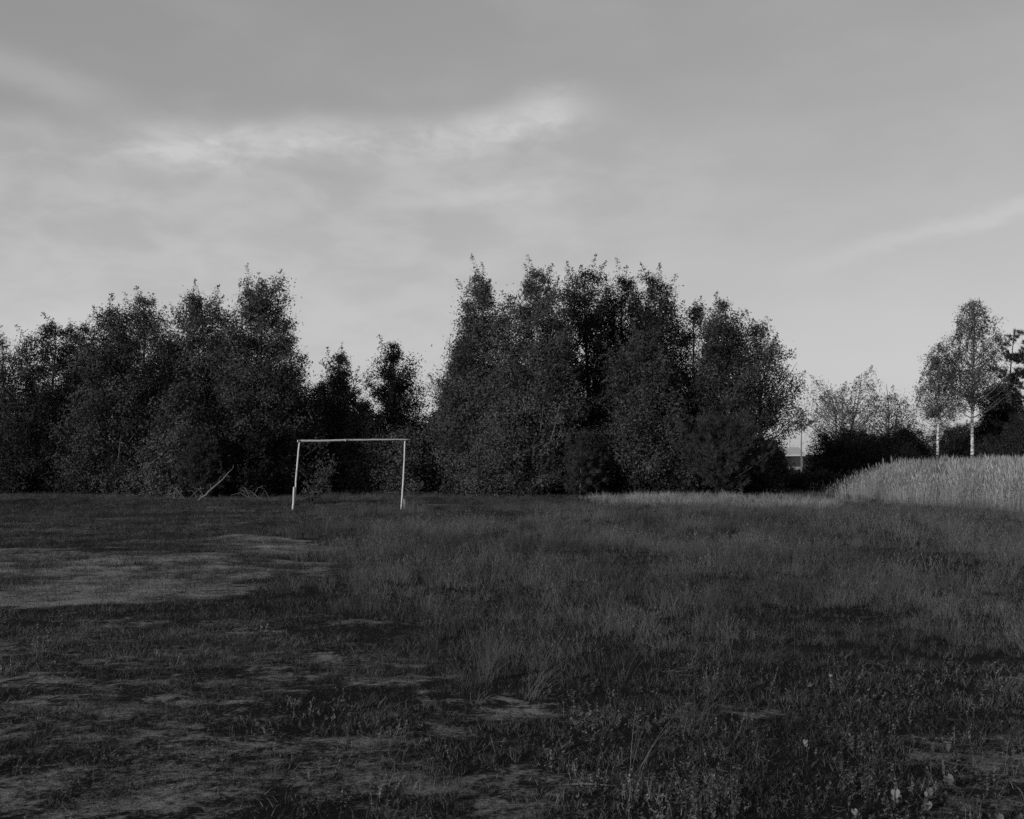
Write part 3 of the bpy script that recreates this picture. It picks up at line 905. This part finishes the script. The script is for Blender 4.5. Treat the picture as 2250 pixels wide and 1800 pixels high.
# ------------------------------------------------------------------ grass: tuft prototypes scattered by geometry nodes
def tuft_mesh(name, seed, blades, h, hvar, spread, lean, width, mat, head=False, curl=0.5):
    rng = np.random.default_rng(seed)
    V = []; Q = []; T = []; S = []; n = 0
    for i in range(blades):
        a = rng.uniform(0, 6.283); r = spread * math.sqrt(rng.random())
        b = np.array([math.cos(a) * r, math.sin(a) * r, -0.02])
        hh = h * rng.uniform(1 - hvar, 1 + hvar)
        la = a + rng.normal(0, 0.9); ln = lean * rng.uniform(0.2, 1.3)
        dv = np.array([math.cos(la) * ln, math.sin(la) * ln, 1.0]); dv /= np.linalg.norm(dv)
        mid = b + dv * hh * 0.55
        tip = mid + (dv + np.array([math.cos(la), math.sin(la), -0.35]) * curl * rng.uniform(0.1, 1.0)) * hh * 0.45
        sa = rng.uniform(0, 6.283); s = np.array([math.cos(sa), math.sin(sa), 0]) * width * rng.uniform(0.7, 1.3) * 0.5
        V += [b - s, b + s, mid + s * 0.8, mid - s * 0.8, tip]
        Q.append([n, n + 1, n + 2, n + 3]); T.append([n + 3, n + 2, n + 4]); n += 5
        sh = rng.random()
        S.append(sh)
        if head:
            u = tip - mid; u /= np.linalg.norm(u)
            w = s * 2.6; hl = hh * rng.uniform(0.10, 0.18)
            V += [tip - u * hl, tip - u * hl * 0.4 + w, tip + u * hl * 0.3, tip - u * hl * 0.4 - w]
            Q.append([n, n + 1, n + 2, n + 3]); n += 4
    nq = len(Q)
    # face order: quads then tris
    sq = rng.random(nq); st = rng.random(len(T))
    return new_mesh(name, np.array(V), [np.array(Q), np.array(T)], mat, shade=np.concatenate([sq, st]))


def rosette_mesh(name, seed, leaves, size, mat):
    """low herb: upright stem with small leaves"""
    rng = np.random.default_rng(seed)
    V = []; Q = []; n = 0
    for s in range(rng.integers(2, 5)):
        a = rng.uniform(0, 6.28); ln = rng.uniform(0.03, 0.12) * size / 0.02
        b = rng.normal(0, 0.03, 3) * [1, 1, 0]; e = b + np.array([math.cos(a) * ln * .35, math.sin(a) * ln * .35, ln])
        w = np.array([0.0009, 0, 0])
        V += [b - w, b + w, e + w * .5, e - w * .5]; Q.append([n, n + 1, n + 2, n + 3]); n += 4
        for k in range(leaves):
            t = rng.uniform(0.1, 1.0); c = b * (1 - t) + e * t
            la = rng.uniform(0, 6.28); d = np.array([math.cos(la), math.sin(la), rng.uniform(-0.1, 0.9)]); d /= np.linalg.norm(d)
            sd = np.cross(d, [0, 0, 1]); sd /= np.linalg.norm(sd) + 1e-6
            L = size * rng.uniform(0.6, 1.3)
            V += [c, c + d * L * .5 + sd * L * .28, c + d * L, c + d * L * .5 - sd * L * .28]
            Q.append([n, n + 1, n + 2, n + 3]); n += 4
    return new_mesh(name, np.array(V), np.array(Q), mat, shade=rng.random(len(Q)))


def scatter(name, label, cat, protos, pts, scl, lean=0.12, seed=1):
    """one 'stuff' object: points carrying rotation, scale and prototype index"""
    rng = np.random.default_rng(seed)
    n = len(pts)
    col = bpy.data.collections.new(name + '_tufts')
    for i, me in enumerate(protos):
        col.objects.link(bpy.data.objects.new('%s_tuft_%02d' % (name, i), me))
    me = bpy.data.meshes.new(name)
    me.vertices.add(n); me.vertices.foreach_set('co', np.asarray(pts, np.float32).ravel())
    rot = np.stack([rng.normal(0, lean, n), rng.normal(0, lean, n), rng.uniform(0, 6.283, n)], -1).astype(np.float32)
    a = me.attributes.new('rot', 'FLOAT_VECTOR', 'POINT'); a.data.foreach_set('vector', rot.ravel())
    a = me.attributes.new('scl', 'FLOAT', 'POINT'); a.data.foreach_set('value', np.asarray(scl, np.float32))
    a = me.attributes.new('idx', 'INT', 'POINT'); a.data.foreach_set('value', rng.integers(0, len(protos), n).astype(np.int32))
    o = link(name, me)
    o['label'] = label; o['category'] = cat; o['kind'] = 'stuff'
    ng = bpy.data.node_groups.new(name + '_scatter', 'GeometryNodeTree')
    ng.interface.new_socket('Geometry', in_out='INPUT', socket_type='NodeSocketGeometry')
    ng.interface.new_socket('Geometry', in_out='OUTPUT', socket_type='NodeSocketGeometry')
    N = ng.nodes; L = ng.links
    gi = N.new('NodeGroupInput'); go = N.new('NodeGroupOutput')
    ci = N.new('GeometryNodeCollectionInfo'); ci.inputs['Collection'].default_value = col
    ci.inputs['Separate Children'].default_value = True; ci.inputs['Reset Children'].default_value = True
    ip = N.new('GeometryNodeInstanceOnPoints'); ip.inputs['Pick Instance'].default_value = True

    def attr(nm, ty):
        nd = N.new('GeometryNodeInputNamedAttribute'); nd.data_type = ty
        nd.inputs['Name'].default_value = nm
        return next(s for s in nd.outputs if s.name == 'Attribute' and s.enabled)
    er = N.new('FunctionNodeEulerToRotation')
    L.new(attr('rot', 'FLOAT_VECTOR'), er.inputs[0])
    L.new(gi.outputs[0], ip.inputs['Points']); L.new(ci.outputs[0], ip.inputs['Instance'])
    L.new(attr('idx', 'INT'), ip.inputs['Instance Index'])
    L.new(er.outputs[0], ip.inputs['Rotation']); L.new(attr('scl', 'FLOAT'), ip.inputs['Scale'])
    L.new(ip.outputs[0], go.inputs[0])
    md = o.modifiers.new('scatter', 'NODES'); md.node_group = ng
    return o


def sample(n_per_m2_at, y0, y1, seed, margin=2.5):
    """points over the ground in front of the camera, denser near it"""
    rng = np.random.default_rng(seed)
    out = []
    edges = np.geomspace(y0, y1, 14)
    for a, b in zip(edges[:-1], edges[1:]):
        hw = 0.47 * b + margin
        n = int(n_per_m2_at((a + b) / 2) * (b - a) * 2 * hw)
        out.append(np.stack([rng.uniform(-hw, hw, n), rng.uniform(a, b, n)], -1))
    return np.concatenate(out)


def with_z(p, dz=0.0):
    return np.column_stack([p, ground_z(p[:, 0], p[:, 1]) + dz])


def build_grass():
    rng = np.random.default_rng(77)
    # short turf
    p = sample(lambda y: min(330, 3600 / y), 3.5, 45, 1)
    x, y = p.T
    bare = f_sand(x, y)
    speck = np.clip((fbm(x / 0.75, y / 0.75, 73, 3) - 0.45) * 9, 0.10, 1)
    keep = rng.random(len(p)) < np.clip(1.0 - bare * 0.95, 0, 1) + bare * speck * 1.0
    reed_in = inside(REEDS, x, y)
    tall = f_tall(x, y)
    keep &= ~reed_in
    keep &= (rng.random(len(p)) < np.where(tall > 0, 0.35, 1.0))
    clump = np.clip((fbm(x / 0.38, y / 0.32, 71, 3) - 0.5) * 2.4 + 0.5, 0, 1)
    keep &= rng.random(len(p)) < 0.25 + 0.95 * clump
    p = p[keep]; clump = clump[keep]
    s = (0.40 + 0.95 * clump) * rng.uniform(0.6, 1.3, len(p)) * np.clip(0.75 + p[:, 1] / 40, 0.8, 1.6)
    protos = [tuft_mesh('turf%d' % i, 100 + i, 18, 0.050, 0.5, 0.06, 0.9, 0.0036, M['turf'], curl=0.9) for i in range(5)]
    scatter('short_turf', 'short dark turf covering the trampled field', 'grass', protos, with_z(p), s, 0.2, 2)
    # fine tall grass
    p = sample(lambda y: min(45, 620 / y), 5.0, 52, 3, 4)
    x, y = p.T
    tall = f_tall(x, y); reed_in = inside(REEDS, x, y)
    dens = fbm(x / 1.6, y / 1.6, 83, 4)
    edge = np.clip((y - 37) / 4, 0, 1)                       # the strip of grass in front of the trees
    medium = 0.10 + 0.8 * edge
    dens = np.clip((dens - 0.5) * 2.0 + 0.5, 0, 1)
    pr = np.where(tall > 0, 0.15 + 1.2 * dens, medium)
    pr = np.where(inside(STRIP, x, y), 0.25, pr)
    keep = (rng.random(len(p)) < pr) & ~reed_in & (rng.random(len(p)) > f_sand(x, y) * 1.2)
    p = p[keep]; t = tall[keep]; dn = dens[keep]
    s = 0.88 * np.where(t > 0, 0.5 + 0.8 * dn, 0.35 + 0.45 * dn) * rng.uniform(0.6, 1.25, len(p)) * (0.5 + 0.5 * np.clip((p[:, 1] - 8) / 9, 0, 1))
    protos = [tuft_mesh('fine%d' % i, 200 + i, 26, 0.22, 0.5, 0.15, 0.5, 0.0032, M['grass'], head=(i % 2 == 0), curl=0.6) for i in range(6)]
    scatter('meadow_grass', 'fine knee-high meadow grass across the middle of the field', 'grass', protos, with_z(p), s, 0.10, 4)
    # sunlit sliver of grass: its light is put into paler blade colour
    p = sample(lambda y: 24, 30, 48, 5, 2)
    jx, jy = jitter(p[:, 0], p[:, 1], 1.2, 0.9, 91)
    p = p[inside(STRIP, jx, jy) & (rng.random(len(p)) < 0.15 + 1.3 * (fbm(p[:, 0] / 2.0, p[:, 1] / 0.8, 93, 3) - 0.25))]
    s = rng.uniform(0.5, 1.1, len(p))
    protos = [tuft_mesh('sunlit_tint%d' % i, 300 + i, 18, 0.24, 0.5, 0.20, 0.5, 0.008, M['sunlit_tint']) for i in range(4)]
    scatter('dry_grass', 'strip of grass before the central grove, sunlight painted into its pale blades', 'grass', protos, with_z(p), s, 0.08, 6)
    # reeds: knee-high and thin at the rim, man-high further in
    p = sample(lambda y: 20, 27, 75, 7, 14)
    jx, jy = jitter(p[:, 0], p[:, 1], 3.6, 1.1, 95)
    p = p[inside(REEDS, jx, jy)]
    depth = np.full(len(p), 99.0)
    for i in range(len(REEDS)):
        a_, b_ = REEDS[i], REEDS[(i + 1) % len(REEDS)]
        if i in (4, 5, 6, 7): continue
        ab = b_ - a_
        t = np.clip(((p - a_) @ ab) / (ab @ ab), 0, 1)
        depth = np.minimum(depth, np.hypot(*(p - a_ - t[:, None] * ab).T))
    ramp = np.clip(depth / 2.4, 0, 1)
    keep = rng.random(len(p)) < 0.12 + 0.88 * ramp
    p = p[keep]; ramp = ramp[keep]
    s = (0.28 + 0.72 * ramp ** 0.8) * rng.uniform(0.55, 1.25, len(p)) * (0.75 + 0.5 * fbm(p[:, 0] / 1.5, p[:, 1] / 1.5, 111, 3))
    protos = [tuft_mesh('reed%d' % i, 400 + i, 19, 0.90, 0.32, 0.26, 0.16, 0.008, M['reed'], head=True, curl=0.35) for i in range(6)]
    scatter('reed_bed', 'tall pale reeds standing as a dense bed at the right', 'reeds', protos, with_z(p), s, 0.07, 8)
    # weeds in the right foreground
    p = sample(lambda y: min(130, 900 / y), 3.5, 20, 9)
    x, y = p.T
    jx, jy = jitter(x, y, 1.0, 0.8, 99)
    wd = inside(WEEDY, jx, jy)
    cl = fbm(x / 0.7, y / 0.6, 103, 3)
    keep = rng.random(len(p)) < np.where(wd, 0.25 + 1.1 * (cl - 0.25), np.clip((cl - 0.48) * 1.4, 0, 0.3))
    p = p[keep]
    protos = [rosette_mesh('herb%d' % i, 500 + i, 9, 0.017, M['weed']) for i in range(6)]
    scatter('low_weeds', 'low leafy weeds in the near right corner of the field', 'weeds', protos, with_z(p), rng.uniform(0.5, 1.2, len(p)), 0.15, 10)
    # dead thatch lying on the bare soil
    p = sample(lambda y: min(150, 1200 / y), 3.5, 30, 13)
    bare = f_sand(p[:, 0], p[:, 1])
    p = p[~inside(SAND, p[:, 0], p[:, 1])]; bare = f_sand(p[:, 0], p[:, 1])
    p = p[rng.random(len(p)) < 0.10 + 0.5 * bare * (1 - f_tall(p[:, 0], p[:, 1]))]
    protos = [tuft_mesh('thatch%d' % i, 700 + i, 7, 0.055, 0.5, 0.09, 3.5, 0.003, M['thatch'], curl=0.3) for i in range(5)]
    scatter('dead_thatch', 'bits of dead grass lying flat on bare soil', 'dead grass', protos, with_z(p, 0.022), rng.uniform(0.5, 1.3, len(p)), 0.15, 14)
    # dark mats of turf breaking up the sand
    p = sample(lambda y: 26, 5, 26, 17, 2)
    jx, jy = jitter(p[:, 0], p[:, 1], 2.0, 1.2, 121)
    cl = fbm(p[:, 0] / 1.1, p[:, 1] / 1.1, 123, 4)
    zone = np.where(inside(SAND, jx, jy), 1.0, np.where(inside(BARE_LOW, jx, jy), 0.5, 0.0))
    p = p[rng.random(len(p)) < zone * np.clip((cl - 0.44) * 5, 0.03, 1)]
    protos = [tuft_mesh('mat%d' % i, 900 + i, 70, 0.05, 0.6, 0.16, 0.9, 0.004, M['turf'], curl=0.9) for i in range(5)]
    scatter('turf_mats', 'dark mats of turf scattered over the bare sand', 'grass', protos, with_z(p), rng.uniform(0.5, 1.25, len(p)), 0.1, 18)
    # bleached bands in the meadow, middle right
    p = sample(lambda y: 9, 14, 46, 15, 2)
    pale = poly_world([(1380, 1140), (1700, 1128), (2300, 1150), (2500, 1230), (2100, 1270), (1850, 1225), (1560, 1180)])
    jx, jy = jitter(p[:, 0], p[:, 1], 4.0, 1.5, 117)
    rim = poly_world([(1830, 1086), (2300, 1122), (2600, 1138), (2600, 1165), (2250, 1152), (1900, 1116)])
    p = p[(inside(pale, jx, jy) | inside(rim, jx, jy)) & (rng.random(len(p)) < 1.6 * (fbm(p[:, 0] / 2.5, p[:, 1] / 1.2, 119, 3) - 0.3))]
    protos = [tuft_mesh('bleached%d' % i, 800 + i, 22, 0.26, 0.5, 0.22, 0.5, 0.004, M['tussock'], head=True, curl=0.6) for i in range(4)]
    scatter('bleached_grass', 'lighter bleached grass in bands across the right middle field', 'grass', protos, with_z(p), rng.uniform(0.6, 1.2, len(p)), 0.1, 16)
    # loose tall stems among the weeds
    p = sample(lambda y: 3, 4, 14, 11)
    jx, jy = jitter(p[:, 0], p[:, 1], 1.0, 0.8, 107)
    p = p[inside(WEEDY, jx, jy)]
    protos = [tuft_mesh('stem%d' % i, 600 + i, 5, 0.28, 0.4, 0.10, 0.5, 0.0026, M['grass'], curl=0.6) for i in range(5)]
    scatter('loose_stems', 'loose grass stems among the weeds at the right', 'grass', protos, with_z(p), rng.uniform(0.5, 1.2, len(p)), 0.2, 12)


build_grass()


# ------------------------------------------------------------------ single tussocks
def tussock(px, py, label, n, h, lean_dir, lean, fan, width=0.004, mat='tussock', flop=0.0, seed=1, base=0.05):
    x, y = ground_pt(px, py)
    rng = np.random.default_rng(seed)
    V = []; Q = []; T = []; k = 0
    for i in range(n):
        a = rng.uniform(0, 6.283)
        b = np.array([math.cos(a), math.sin(a), 0]) * base * math.sqrt(rng.random()) + [0, 0, -0.02]
        ln = h * rng.uniform(0.5, 1.1)
        l = lean * rng.uniform(0.1, 1.2) + 0; f = rng.normal(0, fan)
        d0 = np.array([l * lean_dir[0] + f, l * lean_dir[1] + rng.normal(0, fan * 0.6), 1.0]); d0 /= np.linalg.norm(d0)
        pts = [b]; d = d0.copy()
        for s in range(5):
            pts.append(pts[-1] + d * ln / 5)
            d = d + np.array([d0[0] * 0.35 + lean_dir[0] * flop, d0[1] * 0.35 + lean_dir[1] * flop, -0.08 - flop]); d /= np.linalg.norm(d)
            if pts[-1][2] < 0.015: d[2] = abs(d[2]) * 0.2
        sa = rng.uniform(-0.7, 0.7); sv = np.array([math.cos(sa), math.sin(sa), 0]) * width / 2
        for j, q in enumerate(pts[:-1]):
            w = sv * (1 - 0.12 * j)
            V += [q - w, q + w]
        V.append(pts[-1])
        for j in range(4):
            Q.append([k + 2 * j, k + 2 * j + 1, k + 2 * j + 3, k + 2 * j + 2])
        T.append([k + 8, k + 9, k + 10]); k += 11
    me = new_mesh('grass_tussock', np.array(V), [np.array(Q), np.array(T)], M[mat], shade=rng.random(len(Q) + len(T)))
    return thing('grass_tussock', label, 'tussock', (x, y, gz(x, y)), 'single grass tussocks in the foreground', me)


tussock(1065, 1500, 'tall pale tussock with stems sweeping to the upper right, middle foreground', 46, 0.52, (1, 0.2), 0.45, 0.16, seed=11, width=0.003)
tussock(1165, 1535, 'right-leaning pale tussock directly beside the tallest foreground one', 30, 0.44, (1, 0.2), 0.8, 0.16, seed=12, width=0.003)
tussock(1508, 1595, 'V-shaped tussock of fine pale stems left of the weeds', 34, 0.34, (1, 0), 0.35, 0.45, seed=13, width=0.003)
tussock(1540, 1598, 'fan of stems leaning right beside the V-shaped tussock', 26, 0.32, (1, 0.1), 1.0, 0.2, seed=14, width=0.003)
tussock(592, 1475, 'little star of dry stems on the bare turf, left foreground', 14, 0.20, (1, 0), 0.5, 0.6, seed=15, width=0.004)
tussock(1690, 1462, 'flattened bundle of bleached stems lying over to the right', 46, 0.44, (1, -0.05), 0.9, 0.18, seed=16, flop=0.22, width=0.005)
tussock(1050, 1540, 'small bent-over tuft at the foot of the tall foreground tussock', 16, 0.22, (1, -0.1), 0.7, 0.3, seed=17, flop=0.25)
tussock(1370, 1490, 'thin upright wisp of grass between the two tussock pairs', 14, 0.34, (0.6, 0), 0.5, 0.16, seed=18, width=0.003)
tussock(1400, 1700, 'long slanting stems rising right in the near foreground', 9, 0.50, (1, 0), 0.55, 0.1, seed=19, width=0.003)


# ------------------------------------------------------------------ broad-leaved weeds with pale leaves
def leaf_mesh(name, mat, heart=True):
    """one cupped leaf, unit length along +Y from its stalk"""
    n = 9
    V = []; Q = []
    us = np.linspace(0, 1, n)
    for u in us:
        w = 0.56 * math.sin(math.pi * min(1, (u * 0.93 + 0.07)) ** 0.75) ** 0.8
        for s in (-1, -0.5, 0, 0.5, 1):
            yy = u - (0.22 * abs(s) ** 1.5 * (1 - u) if heart else 0)
            V.append([s * w, yy, 0.22 * (s * w) ** 2 * 2.2 - 0.25 * u * u])
    for i in range(n - 1):
        for j in range(4):
            a = i * 5 + j
            Q.append([a, a + 1, a + 6, a + 5])
    return new_mesh(name, np.array(V), np.array(Q), mat, shade=np.full(len(Q), 0.55), smooth=True)


LEAF_PALE = leaf_mesh('pale_leaf', M['pale_leaf'])
LEAF_GREEN = leaf_mesh('green_leaf', M['weed_leaf'])


def weed(px, py, label, size, leaves, h, seed, pale=0.5):
    x, y = ground_pt(px, py)
    rng = np.random.default_rng(seed)
    o = thing('broadleaf_weed', label, 'weed', (x, y, gz(x, y)), 'pale-leaved weeds in the near right corner')
    g = Geo()
    top = np.array([rng.normal(0, 0.03), rng.normal(0, 0.03), h])
    g.tube([[0, 0, -0.03], top * 0.5 + rng.normal(0, 0.008, 3), top], [0.004, 0.003, 0.002], 5)
    link('stem', g.mesh('stem', M['weed_leaf']), o)
    for i in range(leaves):
        t = 1.0 if i == 0 else rng.uniform(0.25, 0.95)
        lf = link('leaf', LEAF_PALE if ((i == 0 and pale > 0.2) or rng.random() < pale) else LEAF_GREEN, o)
        lf.location = top * t
        s = size * (1.0 if i == 0 else rng.uniform(0.45, 0.85))
        lf.scale = (s, s, s)
        az = rng.uniform(0, 6.28) if i else rng.uniform(2.6, 3.7)
        # first leaf tips down toward the viewer, so that its face shows
        lf.rotation_euler = (R_(-rng.uniform(35, 60)) if i == 0 else R_(rng.uniform(-40, 35)), R_(rng.uniform(-15, 15)), az)


weed(2080, 1668, 'weed with the brightest heart-shaped leaf, highest of the pale weeds', 0.046, 5, 0.085, 21)
weed(2095, 1735, 'weed with a drooping pale leaf cluster below the heart-leaved one', 0.044, 8, 0.075, 22, 0.8)
weed(2033, 1765, 'weed with a narrow folded pale leaf left of the drooping cluster', 0.036, 5, 0.07, 23)
weed(2020, 1785, 'dull round-leaved weed under the folded pale leaf', 0.036, 4, 0.05, 24, 0.3)
weed(1962, 1775, 'leftmost pale-leaved weed of the near right corner', 0.036, 6, 0.085, 25)
weed(1990, 1808, 'small pale-leaved weed low beside the leftmost one', 0.034, 5, 0.055, 26)
weed(2178, 1815, 'weed with one round pale leaf close to the bottom right corner', 0.042, 5, 0.055, 27, 0.3)
weed(1895, 1800, 'weed with tiny curled pale leaves by the bottom edge', 0.024, 7, 0.05, 28)
weed(1775, 1655, 'weed with a few small pale leaves beside the dark hollow', 0.024, 7, 0.06, 29)
weed(1765, 1530, 'small leafy weed right of the flattened bleached stems', 0.022, 9, 0.08, 30, 0.6)
weed(1830, 1515, 'small-leaved weed behind the flattened bleached stems', 0.022, 8, 0.10, 31, 0.5)
weed(1880, 1520, 'thin weed with flecked leaves in the weedy hollow', 0.020, 8, 0.10, 32, 0.5)
weed(1560, 1780, 'pale bushy herb with many fine buds near the bottom edge', 0.012, 30, 0.16, 33, 0.7)
weed(655, 1562, 'two-leaved dark weed on bare turf, left foreground', 0.026, 4, 0.05, 34, 0.0)


# herb clump of many upright stems
def herb_clump(px, py, label, n, h, seed):
    x, y = ground_pt(px, py); rng = np.random.default_rng(seed)
    o = thing('herb_clump', label, 'herb', (x, y, gz(x, y)))
    g = Geo(); C = []
    for i in range(n):
        b = np.array([rng.normal(0, 0.07), rng.normal(0, 0.06), -0.02])
        e = b + np.array([rng.normal(0.0, 0.03), rng.normal(0, 0.03), h * rng.uniform(0.6, 1.1)])
        g.tube([b, (b + e) / 2 + rng.normal(0, .006, 3), e], [0.0018, 0.0014, 0.001], 3, cap=False)
        k = 26
        t = rng.random(k)[:, None] ** 0.6
        C.append(b * (1 - t) + e * t + rng.normal(0, 0.009, (k, 3)))
    c = np.concatenate(C); c = c[c[:, 2] > 0.01]
    v, sh = leaves_at(rng, c, 0.013, np.tile([0, -0.5, 0.6], (len(c), 1)), 0.5)
    link('stems', g.mesh('stems', M['weed_leaf']), o)
    lf = link('foliage', new_mesh('foliage', v, np.arange(len(v)).reshape(-1, 3), M['weed_leaf'], shade=sh), o)
    lf['kind'] = 'stuff'


herb_clump(1570, 1792, 'hazy pale clump of upright herb stems near the bottom edge', 26, 0.22, 41)
herb_clump(1900, 1740, 'darker upright herb clump left of the pale weeds', 14, 0.16, 42)

# stick on the turf
_x, _y = ground_pt(1290, 1738)
g = Geo(); g.tube([[-0.13, 0, 0.012], [-0.02, 0.01, 0.018], [0.14, -0.01, 0.012]], [0.006, 0.006, 0.003], 6)
thing('stick', 'thin dark stick lying flat on the turf near the bottom edge', 'stick', (_x, _y, gz(_x, _y) + 0.01), data=g.mesh('stick', M['deadwood']))
